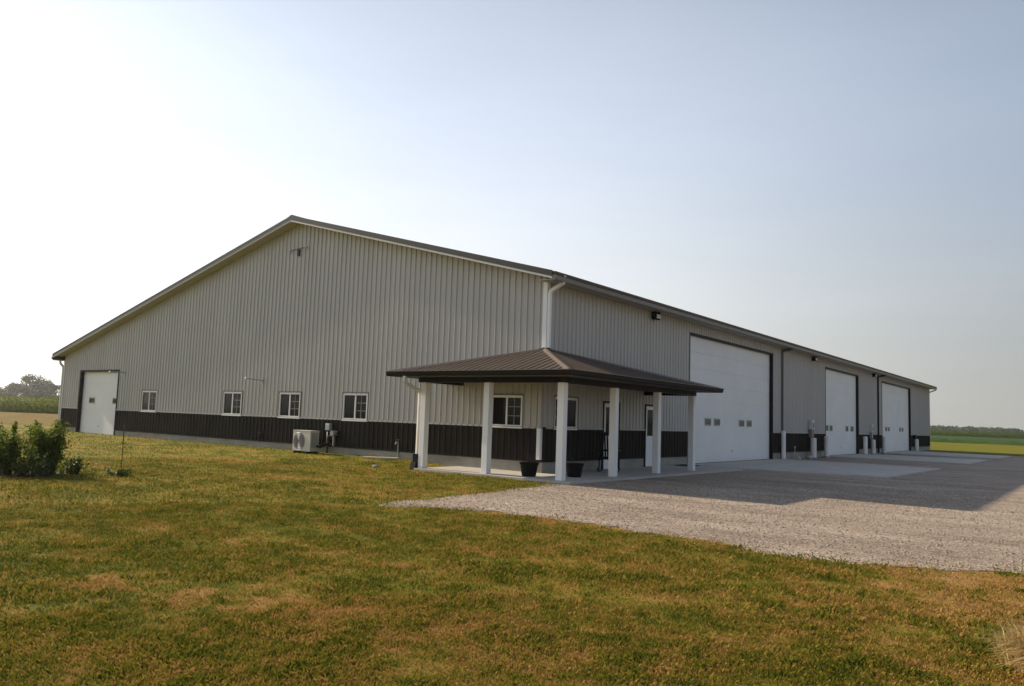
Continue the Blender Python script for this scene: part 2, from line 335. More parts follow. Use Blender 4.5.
STUB = mat('stubble', (.20, .145, .05), .95, 0, (.35, .3, (1, 1, 1)), (6, .8, .08), .03)
sheet('stubble_field', rough_edge([(-165,-49), (-33,3), (-34.5,12), (-36,60), (-60,52), (-165,12)], 1.2, .35, 5), -.02, STUB)
YELG = mat('rough_pasture', (.155, .15, .022), .95, 0, (.08, .25, (1, 3, 1)), (3, .8, .1), .03)
sheet('pasture', rough_edge([(-90,62), (1.5,57.5), (9,53.5), (70,48), (160,60), (160,131), (-90,131)], 1.5, .3, 6), -.02, YELG)

# ------------------------------------------------------------------ barn
BW, BL = 29.83, 60.5
RIB = .2286
SR, SL, XP, ZPK = .2615, .2504, -11.34, 8.58        # roof slopes, ridge position, underside height at ridge
def zroof(x): return ZPK-(x-XP)*SR if x > XP else ZPK-(XP-x)*SL
barn = thing('metal_barn', 'large grey ribbed metal barn with dark wainscot, white overhead doors and corner porch', 'barn')
def part(name, m, b, parent=barn, **k): return b.build(name, m, parent, **k)
def siding(P, s0, s1, z0, ztop, openings, h=.03):
    """ribbed sheet: P(s, z, o) places a point along the wall; strips are cut round the openings"""
    b = MB(); ss = {s0: 0, s1: 0}; k0 = math.ceil(s0/RIB)
    for k in range(k0, int(s1/RIB)+1):
        c = k*RIB
        for ds, o in ((-.034, 0), (-.018, h), (.018, h), (.034, 0)):
            if s0 < c+ds < s1: ss[c+ds] = o
    def prof(s):
        q = abs((s+RIB/2) % RIB-RIB/2); return h if q <= .0181 else (0 if q >= .034 else h*(.034-q)/.016)
    for a, e, *_ in openings:
        for q in (a, e):
            if s0 < q < s1: ss[q] = prof(q)
    if callable(ztop) and s0 < -XP < s1: ss[-XP] = prof(-XP)
    xs = sorted(ss); zt = ztop if callable(ztop) else (lambda s: ztop)
    for a, e in zip(xs, xs[1:]):
        if e-a < 1e-6: continue
        mid = (a+e)/2; iv = [(z0, None)]
        for oa, oe, ob, ot in openings:
            if oa < mid < oe:
                nv = []
                for lo, hi in iv:
                    top = hi if hi is not None else 99
                    if ot <= lo or ob >= top: nv.append((lo, hi)); continue
                    if ob > lo: nv.append((lo, ob))
                    if ot < top: nv.append((ot, hi))
                iv = nv
        for lo, hi in iv:
            ha, he = (hi, hi) if hi is not None else (zt(a), zt(e))
            if min(ha, he) <= lo+1e-4: continue
            b.poly([P(a, lo, ss[a]), P(e, lo, ss[e]), P(e, he, ss[e]), P(a, ha, ss[a])])
    return b
HW, HB = 1.268, .354
gableP = lambda s, z, o: (-s, -o, z)            # s runs from the near corner to the left
longP = lambda s, z, o: (o, s, z)
farP = lambda s, z, o: (-s, BL+o, z)
leftP = lambda s, z, o: (-BW-o, s, z)
WIN_G = [(-.73,-1.86), (-7.18,-8.40), (-10.73,-11.95), (-14.33,-15.57), (-20.64,-21.90)]
gop = [(-a, -b, 1.285, 2.17) for a, b in WIN_G]+[(24.12, 28.0, 0, 3.16)]
lop = [(.53, 1.75, 1.285, 2.165), (3.26, 4.32, 0, 2.16), (6.08, 7.14, 0, 2.16), (9.58, 19.02, 0, 5.03), (27.74, 35.2, 0, 5.03), (41.72, 51.9, 0, 5.05)]
zg = lambda s: zroof(-s)-.02
EAVE = 5.66
def runs(a, b, ops):
    x = a
    for o in sorted(ops):
        if o[2] <= 0: yield x, o[0]; x = o[1]
    yield x, b
part('siding', SIDING, siding(gableP, .0, BW, HW, zg, gop))
for a, e in runs(0, BW, gop): part('wainscot', WAINS, siding(gableP, a, e, HB, HW, []))
part('siding', SIDING, siding(longP, 0, BL, HW, 5.6, lop))
for a, e in runs(0, BL, lop): part('wainscot', WAINS, siding(longP, a, e, HB, HW, []))
part('siding', SIDING, siding(farP, 0, BW, HW, zg, [])); part('wainscot', WAINS, siding(farP, 0, BW, HB, HW, []))
part('siding', SIDING, siding(leftP, 0, BL, HW, 3.9, [])); part('wainscot', WAINS, siding(leftP, 0, BL, HB, HW, []))
# foundation in pieces between the doors
for a, e in runs(0, BW, gop):
    part('foundation', FOUND, MB().box(-e, -a, .006, .2, -.3, HB)); part('wainscot_trim', SIDING, MB().box(-e, -a, -.03, -.004, HW-.012, HW+.04)); part('base_trim', WAINS, MB().box(-e, -a, -.028, -.004, HB-.03, HB+.012))
for a, e in runs(.201, BL-.2, lop): part('foundation', FOUND, MB().box(-.2, -.006, a, e, -.3, HB))
part('foundation', FOUND, MB().box(-BW+.2, -.2, BL-.2, BL-.006, -.3, HB)); part('foundation', FOUND, MB().box(-BW+.006, -BW+.2, .2, BL, -.3, HB))
for a, e in runs(0, BL, lop):
    part('wainscot_trim', SIDING, MB().box(.004, .03, a, e, HW-.012, HW+.04)); part('base_trim', WAINS, MB().box(.004, .028, a, e, HB-.03, HB+.012))
# roof: two pitched slabs with ribs
X_R, X_L, Y0, Y1 = .46, -30.28, -.42, BL+.42; TH = .13
def roof_slab(x0, x1):
    z0, z1 = zroof(x0), zroof(x1); b = MB()
    b.hexa([(x0,Y0,z0), (x1,Y0,z1), (x1,Y1,z1), (x0,Y1,z0), (x0,Y0,z0+TH), (x1,Y0,z1+TH), (x1,Y1,z1+TH), (x0,Y1,z0+TH)])
    k = 0; y = Y0+.1
    while y < Y1:
        b.hexa([(x0,y-.03,z0+TH-.01), (x1,y-.03,z1+TH-.01), (x1,y+.03,z1+TH-.01), (x0,y+.03,z0+TH-.01),
                (x0,y-.014,z0+TH+.022), (x1,y-.014,z1+TH+.022), (x1,y+.014,z1+TH+.022), (x0,y+.014,z0+TH+.022)]); y += RIB
    return b
part('roof_slope', ROOFM, roof_slab(XP, X_R)); part('roof_slope', ROOFM, roof_slab(X_L, XP))
part('ridge_cap', ROOFM, MB().hexa([(XP-.28,Y0-.03,ZPK+TH-.05), (XP+.28,Y0-.03,ZPK+TH-.05), (XP+.28,Y1+.03,ZPK+TH-.05), (XP-.28,Y1+.03,ZPK+TH-.05),
     (XP-.05,Y0-.03,ZPK+TH+.05), (XP+.05,Y0-.03,ZPK+TH+.05), (XP+.05,Y1+.03,ZPK+TH+.05), (XP-.05,Y1+.03,ZPK+TH+.05)]))
# rake boards: dark upper leg, pale lower leg
def rake(x0, x1, y0, y1, dz0, dz1, b):
    z0, z1 = zroof(x0), zroof(x1)
    b.hexa([(x0,y0,z0+dz0), (x1,y0,z1+dz0), (x1,y1,z1+dz0), (x0,y1,z0+dz0), (x0,y0,z0+dz1), (x1,y0,z1+dz1), (x1,y1,z1+dz1), (x0,y1,z0+dz1)])
RAKE_D = mat('rake_dark', (.06, .062, .056), .5, spec=.2); RAKE_L = mat('rake_pale', (.21, .20, .155), .5)
for (y0, y1) in ((Y0-.035, Y0-.002), (Y1+.002, Y1+.035)):
    for x0, x1 in ((XP, X_R), (X_L, XP)):
        b = MB(); rake(x0, x1, y0, y1, -.01 if x1 > XP else .06, TH+.03, b); part('rake_trim', RAKE_D, b)
        b = MB(); rake(x0, x1, y0+.006, y1-.004, -.07, -.011 if x1 > XP else .059, b); part('rake_board', LIGHTTRIM if x1 > XP else RAKE_L, b)
# soffits under the rakes and the right eave
for y0, y1 in ((Y0, -.024), (BL+.024, Y1)):
    for x0, x1 in ((XP, .0), (X_L+.3, XP)):
        b = MB(); rake(x0, x1, y0, y1, -.05, -.003, b); part('soffit', SOFFIT, b)
part('soffit', SOFFIT, MB().box(.022, X_R-.02, Y0, Y1, 5.40, 5.425))
part('soffit', SOFFIT, MB().box(X_L+.02, -BW-.022, Y0, Y1, 3.66, 3.685))
zr = zroof(X_R); zl = zroof(X_L)
def gutter(x, sgn, ztop, h):
    b = MB(); pr = [(0,0), (.075,0), (.10,.03), (.105,h-.02), (.125,h), (.0,h)]
    n = len(pr)
    P = [[(x+sgn*a, y, ztop-h+z) for a, z in pr] for y in (Y0-.02, Y1+.02)]
    for i in range(n): j = (i+1) % n; b.poly([P[0][i], P[1][i], P[1][j], P[0][j]])
    b.poly(P[0]); b.poly(P[1][::-1]); return b
part('fascia', GUTTER, MB().box(X_R-.02, X_R+.004, Y0, Y1, 5.40, zr+.02)); part('gutter', GUTTER, gutter(X_R+.005, 1, zr+.03, .15), fix=True)
part('fascia', GUTTER, MB().box(X_L-.004, X_L+.02, Y0, Y1, 3.66, zl+.02)); part('gutter', RAKE_L, gutter(X_L-.005, -1, zl+.03, .15), fix=True)
part('drip_edge', ROOFM, MB().box(X_R-.05, X_R+.10, Y0-.01, Y1+.01, zr+.05, zr+TH+.0))
# corner trims
def corner(x, y, sx, sy, z1, z0=HB):
    b = MB(); t = .034
    b.box(min(x, x+sx*t), max(x, x+sx*t), min(y+sy*t, y-sy*.11), max(y+sy*t, y-sy*.11), z0, z1)
    b.box(min(x, x-sx*.11), max(x, x-sx*.11), min(y, y+sy*t), max(y, y+sy*t), z0, z1); return b
part('corner_trim', WHITE, corner(0, 0, 1, -1, 5.42, 3.45)); part('corner_trim', SIDING, corner(0, 0, 1, -1, 2.62, HW+.04)); part('corner_trim', WAINS, corner(0, 0, 1, -1, HW+.039, HB))
part('corner_trim', LIGHTTRIM, corner(-BW, 0, -1, -1, 3.68)); part('corner_trim', SIDING, corner(0, BL, 1, 1, 5.42)); part('corner_trim', SIDING, corner(-BW, BL, -1, 1, 3.68))
# downspouts
def spout(pts, m, wdt=.085): return part('downspout', m, MB().tube(pts, wdt/2*1.41, 4, phase=PI/4))
spout([(.52,.06,5.57), (.52,.06,5.42), (.49,.055,5.36), (.13,.02,5.16), (.09,.02,5.08), (.09,.02,3.54)], WHITE, .09)
spout([(-.05,-.085,2.6), (-.05,-.085,1.27)], SIDING, .10); spout([(-.05,-.085,1.265), (-.05,-.085,.40)], WHITE, .12)
for y in (20.2, 40.35): spout([(.52,y+.3,5.62), (.52,y+.3,5.42), (.48,y+.25,5.36), (.11,y+.03,5.27), (.075,y,5.18), (.075,y,.03)], mat('spout_grey', (.09, .085, .08), .5) if y < 30 else DARKTRIM, .10)
spout([(-BW-.42,-.05,3.72), (-BW-.42,-.05,3.55), (-BW-.12,-.02,3.35), (-BW-.085,-.02,3.2), (-BW-.085,-.02,.0)], LIGHTTRIM)
spout([(.52,BL-.05,5.62), (.52,BL+.25,5.42), (.48,BL+.25,5.33), (-.04,BL+.1,5.1), (-.06,BL+.09,5.0), (-.06,BL+.09,0)], LIGHTTRIM)
# windows
def window(P, s0, s1, z0, z1):
    """two-sash slider; the sash toward the near corner carries the muntins"""
    fr = MB(); w_ = .05
    def bx(a, e, zlo, zhi, o0, o1, b=fr):
        q = [P(s, z, o) for o in (o0, o1) for s, z in ((a, zlo), (e, zlo), (e, zhi), (a, zhi))]
        b.hexa(q)
    bx(s0-.01, s0+w_, z0-.01, z1+.01, -.03, .018); bx(s1-w_, s1+.01, z0-.01, z1+.01, -.03, .018)
    bx(s0+w_, s1-w_, z0-.01, z0+w_, -.03, .018); bx(s0+w_, s1-w_, z1-w_, z1+.01, -.03, .018)
    bx(s0-.02, s1+.02, z0-.045, z0-.011, -.004, .035)
    m_ = (s0+s1)/2; bx(m_-.028, m_+.028, z0+w_, z1-w_, -.03, .012)
    f = part('window', WHITE, fr, fix=True)
    mu = MB(); a, e = s0+w_, m_-.028
    bx((a+e)/2-.008, (a+e)/2+.008, z0+w_, z1-w_, -.012, .004, mu)
    h = (z1-z0-2*w_)/3
    for k in (1, 2): bx(a, (a+e)/2-.008, z0+w_+k*h-.008, z0+w_+k*h+.008, -.012, .004, mu); bx((a+e)/2+.008, e, z0+w_+k*h-.008, z0+w_+k*h+.008, -.012, .004, mu)
    part('muntin', mat('muntin_grey', (.30, .30, .29), .5), mu, f, fix=True)
    g = MB(); bx(s0+.02, s1-.02, z0+.02, z1-.02, -.024, -.016, g); part('pane', GLASS, g, f, fix=True)
    dt = MB(); bx(s0-.05, s0-.011, z0-.01, z1+.03, -.004, .032, dt); bx(s1+.011, s1+.05, z0-.01, z1+.03, -.004, .032, dt); bx(s0-.05, s1+.05, z1+.031, z1+.06, -.004, .032, dt)
    part('casing', mat('casing_brown', (.13, .12, .105), .5), dt, f, fix=True)
for a, b in WIN_G: window(gableP, -a, -b, 1.285, 2.17)
window(longP, .53, 1.75, 1.285, 2.165)
# overhead doors
def overhead(P, s0, s1, z1, panes, pz, label=None, rec=.13, zb=.036, glass=DGLASS):
    t = .075
    def bx(b, a, e, zlo, zhi, o0, o1): b.hexa([P(s, z, o) for o in (o0, o1) for s, z in ((a, zlo), (e, zlo), (e, zhi), (a, zhi))])
    pn = MB(); n = round((z1-zb)/.61); hh = (z1-t-zb)/n
    for k in range(n): bx(pn, s0+t, s1-t, zb+k*hh+(.006 if k else 0), zb+(k+1)*hh-.006, -rec-.05, -rec)
    bx(pn, s0+t, s1-t, zb, z1-t, -rec-.06, -rec-.014)
    dr = part('overhead_door', DOORW, pn, fix=True)
    if label: dr['label'] = label
    jb = MB(); bx(jb, s0, s0+t, zb, z1, -rec-.06, .028); bx(jb, s1-t, s1, zb, z1, -rec-.06, .028); bx(jb, s0+t, s1-t, z1-t, z1, -rec-.06, .028)
    part('door_frame', DARKTRIM, jb, dr, fix=True)
    for a, e in panes:
        wn = MB(); fw = .045
        bx(wn, a, a+fw, pz[0], pz[1], -rec+.001, -rec+.02); bx(wn, e-fw, e, pz[0], pz[1], -rec+.001, -rec+.02)
        bx(wn, a+fw, e-fw, pz[0], pz[0]+fw, -rec+.001, -rec+.02); bx(wn, a+fw, e-fw, pz[1]-fw, pz[1], -rec+.001, -rec+.02)
        part('door_window_frame', GREYM, wn, dr, fix=True)
        gl = MB(); bx(gl, a+.01, e-.01, pz[0]+.01, pz[1]-.01, -rec+.002, -rec+.008); part('door_window', glass, gl, dr, fix=True)
    hd = MB(); c = (s0+s1)/2; bx(hd, c-.08, c+.08, .45, .48, -rec+.001, -rec+.03); part('lift_handle', GREYM, hd, dr, fix=True)
overhead(longP, 9.58, 19.02, 5.03, [(11.44,12.04), (12.34,12.97), (15.07,15.7), (16.0,16.6)], (1.5, 1.80))
overhead(longP, 27.74, 35.2, 5.03, [(28.25,28.85), (29.1,29.7), (32.6,33.2), (33.75,34.45)], (1.42, 1.76))
overhead(longP, 41.72, 51.9, 5.05, [(43.4,44.0), (44.25,44.85), (48.2,48.8), (49.1,49.7)], (1.52, 1.84))
overhead(gableP, 24.12, 28.0, 3.16, [(24.30,24.86), (26.62,27.2)], (1.54, 1.84), rec=.15, zb=.06, glass=GLASS)
# entry doors under the porch
def entry(s0, s1):
    def bx(b, a, e, zlo, zhi, o0, o1): b.hexa([longP(s, z, o) for o in (o0, o1) for s, z in ((a, zlo), (e, zlo), (e, zhi), (a, zhi))])
    b = MB(); t = .06; a, e = s0+t, s1-t; g0, g1 = 1.08, 1.98
    bx(b, a, e, .04, g0, -.06, -.01); bx(b, a, e, g1, 2.10, -.06, -.01); bx(b, a, a+.16, g0, g1, -.06, -.01); bx(b, e-.16, e, g0, g1, -.06, -.01)
    dr = part('entry_door', WHITE, b, fix=True)
    j = MB(); bx(j, s0, a, .03, 2.16, -.07, .035); bx(j, e, s1, .03, 2.16, -.07, .035); bx(j, a, e, 2.10, 2.16, -.07, .035); part('door_frame', DARKTRIM, j, dr, fix=True)
    g = MB(); bx(g, a+.15, e-.15, g0-.01, g1+.01, -.045, -.03); part('door_glass', GLASS, g, dr, fix=True)
    part('door_handle', GREYM, MB().tube([longP(e-.08, 1.0, -.01), longP(e-.08, 1.0, .05)], .028, 10), dr, smooth=True)
entry(3.26, 4.32); entry(6.08, 7.14)
# lights on the walls
def arm_light(x, z, ln, rise):
    b = MB().tube([(x,-.02,z), (x,-.2,z+.02), (x,-ln*.7,z+rise*.7), (x,-ln,z+rise)], [.022, .024, .02, .014], 8).box(x-.05, x+.05, -.05, -.02, z-.09, z+.09)
    o = part('arm_lamp', GREYM, b)
    h = MB().lathe([(.015,.05), (.035,.035), (.05,.0), (.058,-.05), (.055,-.06)], 16, (x,-ln,z+rise)); part('lamp_head', LIGHTTRIM, h, o, smooth=True)
arm_light(-13.05, 2.62, .75, .05); arm_light(-23.6, 3.0, .7, -.01)
def flood(y, z):
    o = part('floodlight', BLACK, MB().box(.022, .16, y-.10, y+.10, z-.14, z+.12).box(.16, .24, y-.17, y+.17, z-.16, z+.15), bevel=.01)
    part('lamp_lens', LAMPG, MB().box(.242, .26, y-.13, y+.13, z-.12, z+.02).box(.10, .22, y+.171, y+.22, z-.12, z+.02), o)
for y, z in ((6.5, 5.28), (25.25, 5.3), (39.0, 5.3)): flood(y, z)
g = part('gable_light', ROD, MB().box(-11.33, -11.23, -.10, -.02, 7.27, 7.52).tube([(-11.80,-.1,7.50), (-10.80,-.1,7.56)], .016, 8))
part('lamp_head', GREYM, MB().box(-11.84, -11.7, -.13, -.07, 7.47, 7.52), g); part('lamp_head', GREYM, MB().box(-10.9, -10.76, -.13, -.07, 7.53, 7.58), g)

# ---- corner porch
AX, EZ = 3.48, 2.72
A = Vector((0, 0, AX)); FL = Vector((-3.75,-2.4,EZ)); FR = Vector((2.4,-2.4,EZ)); BR = Vector((2.4,6.78,EZ)); WL = Vector((-3.75,-.022,EZ)); WR = Vector((.022,6.78,EZ))
A2 = Vector((.022, -.022, AX))
pr = MB()
dz = Vector((0,0,.04))
for P in ([FL, FR, A2], [FR, BR, A2], [WL, FL, A2], [BR, WR, A2]): pr.poly(P)
for P in ([FL, FR, A2], [FR, BR, A2], [WL, FL, A2], [BR, WR, A2]): pr.poly([p-dz for p in reversed(P)])
for a, b in ((FL, FR), (FR, BR), (WL, FL), (BR, WR), (A2, WL), (WR, A2)): pr.poly([a-dz, b-dz, b, a])
def ribs(e0, e1, apex):
    """raised seams running from the eave straight up the slope to the hip"""
    n_ = int((e1-e0).length/RIB); ev = (e1-e0).normalized(); fall = (apex-e0)-ev*(apex-e0).dot(ev); full = fall.length
    nrm = ev.cross(fall).normalized(); nrm = nrm if nrm.z > 0 else -nrm
    sa = (apex-e0).dot(ev); Ltot = (e1-e0).length
    for k in range(1, n_+1):
        s = k*RIB; t = s/sa if s < sa else (Ltot-s)/(Ltot-sa)
        if t < .04: continue
        p = e0+ev*s; q = p+fall*(t*.985); w0, w1, h = ev*.03, ev*.014, nrm*.019
        pr.hexa([p-w0-nrm*.004, p+w0-nrm*.004, q+w0-nrm*.004, q-w0-nrm*.004, p-w1+h, p+w1+h, q+w1+h, q-w1+h])
ribs(FL, FR, A2); ribs(FR, BR, A2)
porch = part('porch_roof', ROOFM, pr)
def cap(a, b, nm):
    t = (b-a).normalized(); s = t.cross(Vector((0,0,1))).normalized()*.11; up = Vector((0,0,.045)); lo = Vector((0,0,.004)); dn = Vector((0,0,-.02))
    part('hip_cap', mat('hip_cap_tan', (.11, .082, .065), .4), MB().hexa([a-s+dn, a+s+dn, b+s+dn, b-s+dn, a-s*.3+up, a+s*.3+up, b+s*.3+up, b-s*.3+up]), porch)
cap(A2, FR, 0); cap(A2, FL, 0); cap(A2, BR, 0)
# flashing along the walls
b = MB()
def flash(a, e, o):
    u = Vector((0,0,.07)); b.hexa([a, e, e+o, a+o, a+u, e+u, e+o+u, a+o+u])
flash(Vector((0,-.024,AX)), Vector((-3.75,-.024,EZ)), Vector((0,-.02,0))); flash(Vector((.024,0,AX)), Vector((.024,6.78,EZ)), Vector((.02,0,0)))
part('flashing', DARKTRIM, b, porch, fix=True)
# eave gutter, soffit
def eave_run(a, e, outv):
    b = MB(); t = (e-a).normalized()
    pr_ = [(0,-.125), (.07,-.125), (.095,-.08), (.10,-.02), (.115,0), (0,0)]
    a = a-t*0; P = [[p+outv*x+Vector((0,0,z+.005)) for x, z in pr_] for p in (a, e)]
    n = len(pr_)
    for i in range(n): j = (i+1) % n; b.poly([P[0][i], P[1][i], P[1][j], P[0][j]])
    b.poly(P[0]); b.poly(P[1][::-1]); return b
part('gutter', DARKTRIM, eave_run(FL+Vector((-.02,0,0)), FR+Vector((.1,0,0)), Vector((0,-1,0))), porch, fix=True)
part('gutter', DARKTRIM, eave_run(FR+Vector((0,0,0)), BR+Vector((0,.05,0)), Vector((1,0,0))), porch, fix=True)
LIP = mat('drip_tan', (.16, .13, .105), .45)
part('drip_edge', LIP, MB().box(-3.77, 2.53, -2.53, -2.395, EZ+.006, EZ+.022).box(2.395, 2.53, -2.39, 6.85, EZ+.006, EZ+.022), porch)
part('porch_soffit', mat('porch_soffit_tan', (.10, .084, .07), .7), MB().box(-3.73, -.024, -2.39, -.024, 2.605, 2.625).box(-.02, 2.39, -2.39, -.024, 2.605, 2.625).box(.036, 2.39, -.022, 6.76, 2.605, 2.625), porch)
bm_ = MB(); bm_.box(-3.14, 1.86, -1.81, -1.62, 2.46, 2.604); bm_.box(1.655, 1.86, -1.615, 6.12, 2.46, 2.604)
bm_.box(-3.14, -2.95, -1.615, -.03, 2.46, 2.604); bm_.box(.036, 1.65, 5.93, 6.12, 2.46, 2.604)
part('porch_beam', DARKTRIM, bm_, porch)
part('end_fascia', DARKTRIM, MB().box(-3.772, -3.752, -2.39, -.024, 2.60, EZ), porch); part('end_fascia', DARKTRIM, MB().box(.036, 2.39, 6.782, 6.80, 2.60, EZ), porch)
POSTS = [(-2.93,-1.715), (-.62,-1.715), (1.76,-1.715), (1.757,.89), (1.757,3.5), (1.757,6.02)]
for x, y in POSTS:
    b = MB().box(x-.095, x+.095, y-.095, y+.095, .031, 2.458)
    part('porch_post', WHITE, b, bevel=.008)
# porch downspout with its black drain boot, left of the left post
part('downspout', LIGHTTRIM, MB().tube([(-3.06,-2.45,2.60), (-3.06,-2.45,2.46), (-3.08,-2.36,2.40), (-3.13,-1.82,2.24), (-3.14,-1.73,2.15), (-3.14,-1.73,.37)], .058, 4, phase=PI/4), porch)
part('drain_boot', BLACK, MB().box(-3.225, -3.05, -1.82, -1.66, .12, .42).hexa([(-3.27,-1.93,-.1), (-3.05,-1.93,-.1), (-3.05,-1.66,-.1), (-3.27,-1.66,-.1), (-3.24,-1.86,.20), (-3.05,-1.86,.20), (-3.05,-1.665,.20), (-3.24,-1.665,.20)]), porch)

# ------------------------------------------------------------------ things about the barn
ac = thing('heat_pump', 'beige outdoor heat pump unit with round fan grille beside the grey wall', 'air conditioner', (-9.52, -.62, .09))
part('cabinet', ACW, MB().box(-.47, .47, -.19, .19, .06, .75), ac, bevel=.015)
ring = MB().lathe([(.30,-.0), (.30,.02), (.275,.02), (.275,0)], 36)
fr = part('fan_grille', GREYM, MB(), ac)
gb = MB()
for rr_ in (.06, .12, .18, .24, .29): gb.tube([(-.12+rr_*math.cos(q*2*PI/32), -.205, .40+rr_*math.sin(q*2*PI/32)) for q in range(33)], .006, 5, cap=False)
for q in range(12): c_, s_ = math.cos(q*PI/6), math.sin(q*PI/6); gb.tube([(-.12+.05*c_,-.203,.40+.05*s_), (-.12+.29*c_,-.203,.40+.29*s_)], .005, 4)
bpy.data.objects.remove(fr); part('fan_grille', GREYM, gb, ac)
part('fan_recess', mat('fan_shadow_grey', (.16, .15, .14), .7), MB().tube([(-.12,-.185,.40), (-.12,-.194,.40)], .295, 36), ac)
part('side_vent', GREYM, MB().box(.471, .478, -.15, .15, .2, .7), ac)
part('top_lid', ACW, MB().box(-.48, .48, -.2, .2, .752, .772), ac, bevel=.006)
for x in (-.33, .33): part('foot', BLACK, MB().box(x-.04, x+.04, -.22, .22, -.05, .058), ac)
part('line_set', BLACK, MB().tube([(.48,.1,.25), (.62,.12,.22), (.66,.3,.3), (.66,.56,.45)], .035, 8), ac, smooth=True)

gm = thing('utility_meter', 'small grey utility meter with pipes on the dark wainscot', 'meter', (-8.98, -.02, .08))
part('meter_box', GREYM, MB().box(-.10, .12, -.16, -.02, .80, 1.04), gm, bevel=.02)
part('riser_pipe', mat('pipe_grey', (.06, .06, .06), .5), MB().tube([(0,-.1,-.1), (0,-.1,.80)], .035, 10).tube([(0,-.1,.35), (.2,-.12,.35)], .03, 8), gm, smooth=True)
part('regulator', GREYM, MB().tube([(.38,-.06,.72), (.38,-.26,.72)], .09, 16).tube([(.36,-.14,.28), (.36,-.14,.70)], .035, 10), gm)
part('outlet_pipe', BLACK, MB().tube([(.02,-.1,.62), (.36,-.12,.62), (.5,-.08,.75), (.5,-.0,.78)], .028, 8), gm, smooth=True)
tp = thing('outdoor_tap', 'small wall tap low on the wainscot above the pale plank', 'tap', (-5.62, -.03, .30))
part('pipe', GREYM, MB().tube([(0,0,-.4), (0,0,.34)], .018, 8), tp); part('spout', GREYM, MB().tube([(0,0,.33), (0,-.09,.33), (0,-.12,.26)], .022, 8), tp)
part('handle', BLACK, MB().tube([(-.06,-.03,.40), (.06,-.03,.40)], .014, 6).tube([(0,-.02,.34), (0,-.03,.40)], .01, 6), tp)
ob = thing('outlet_box', 'black outlet box low on the wainscot left of the heat pump', 'outlet', (-12.97, -.03, .6))
part('cover', BLACK, MB().box(-.10, .10, -.06, .01, -.07, .07), ob, bevel=.01); part('conduit', BLACK, MB().tube([(0,-.02,-.09), (0,-.02,-.3)], .015, 8), ob)

pl = MB().rbox((0,0,0), (1.25, .16, .05), 0, 0)
o = pl.build('plank', WOODP, None, (-5.87, -.52, .125), bevel=.005); o.rotation_euler = (.03, -.02, .30); tag(o, 'pale wooden plank lying in the grass by the foundation', 'plank')
def rock(name, loc, s, label, group=None):
    b = bmesh.new(); bmesh.ops.create_icosphere(b, subdivisions=2, radius=1); rr_ = random.Random(name+str(loc))
    for v in b.verts: v.co *= 1+rr_.uniform(-.22, .18)
    me = bpy.data.meshes.new(name); b.to_mesh(me); b.free(); me.materials.append(STONE); o = bpy.data.objects.new(name, me); COL.objects.link(o)
    o.location = loc; o.scale = s; o.rotation_euler.z = rr_.uniform(0, 6); return tag(o, label, 'stone', group)
rock('stone', (-4.14, -2.39, .015), (.085, .065, .06), 'pale stone lying alone in the grass in front of the plank')
rock('stone', (.55, 21.0, .06), (.20, .16, .12), 'pale stone on the gravel by the wall nearer the drainpipe')
rock('stone', (.5, 23.1, .06), (.22, .15, .11), 'pale stone by the wall close to the meter pedestal')

# planter pots
def pot(loc, label, dead):
    t = thing('planter_pot', label, 'planter', loc, 0, 'black planter pots on the porch')
    part('tub', BLACK, MB().lathe([(.17,0), (.185,.02), (.235,.30), (.255,.305), (.26,.36), (.235,.365), (.225,.33)], 28), t, smooth=False)
    part('potting_soil', SOIL, MB().lathe([(.22,.30), (.12,.335), (.0001,.34)], 20), t)
    b = MB(); rr_ = random.Random(len(label))
    for k in range(dead):
        a = rr_.uniform(0, 6.28); q = rr_.uniform(0, .12); x, y = q*math.cos(a), q*math.sin(a); h = rr_.uniform(.12, .34)
        b.tube([(x,y,.3), (x+rr_.uniform(-.04,.04),y+rr_.uniform(-.04,.04),.3+h*.6), (x+rr_.uniform(-.1,.1),y+rr_.uniform(-.1,.1),.33+h)], [.007,.005,.002], 5)
    part('dead_stems', mat('dead_stem', (.06, .05, .03), .9), b, t)
pot((.52, -1.33, .032), 'black planter tub with dry stems between two white posts', 9)
pot((1.30, -.36, .032), 'black planter tub just right of the corner porch post', 4)
mt = MB().box(-.30, .30, -.42, .42, 0, .022); o = mt.build('door_mat', BLACK, None, (.42, 8.6, .034), bevel=.006); tag(o, 'small black mat on the concrete beside the largest white door', 'mat')

# rocking chair, seen side on, facing away from the wall
ch = thing('rocking_chair', 'black slatted rocking chair on the porch behind a white post', 'chair', (.75, 2.42, .032), PI+.35)
def bar(a, b, r=.02): return MB().tube([a, b], r, 6)
for s in (-.26, .26):
    part('rocker', BLACK, MB().tube([(s,.48,.12), (s,.3,.05), (s,.05,.02), (s,-.2,.03), (s,-.42,.10)], .022, 6), ch)
    part('leg', BLACK, bar((s,-.24,.04), (s,-.26,.62), .022), ch); part('leg', BLACK, bar((s,.22,.03), (s,.17,.45), .022), ch)
    part('armrest', BLACK, MB().box(s-.045, s+.045, -.34, .26, .62, .65), ch)
sb = MB()
for k in range(7): sb.box(-.25, .25, -.27+k*.075, -.21+k*.075, .42-k*.008, .44-k*.008)
part('seat', BLACK, sb, ch)
bb = MB()
for k in range(7): x = -.22+k*.073; bb.hexa([(x-.025,.20,.42), (x+.025,.20,.42), (x+.025,.22,.42), (x-.025,.22,.42), (x-.025,.40,1.12), (x+.025,.40,1.12), (x+.025,.42,1.12), (x-.025,.42,1.12)])
bb.box(-.28, .28, .385, .425, 1.10, 1.18).box(-.28, .28, .26, .29, .62, .67)
part('backrest', BLACK, bb, ch)

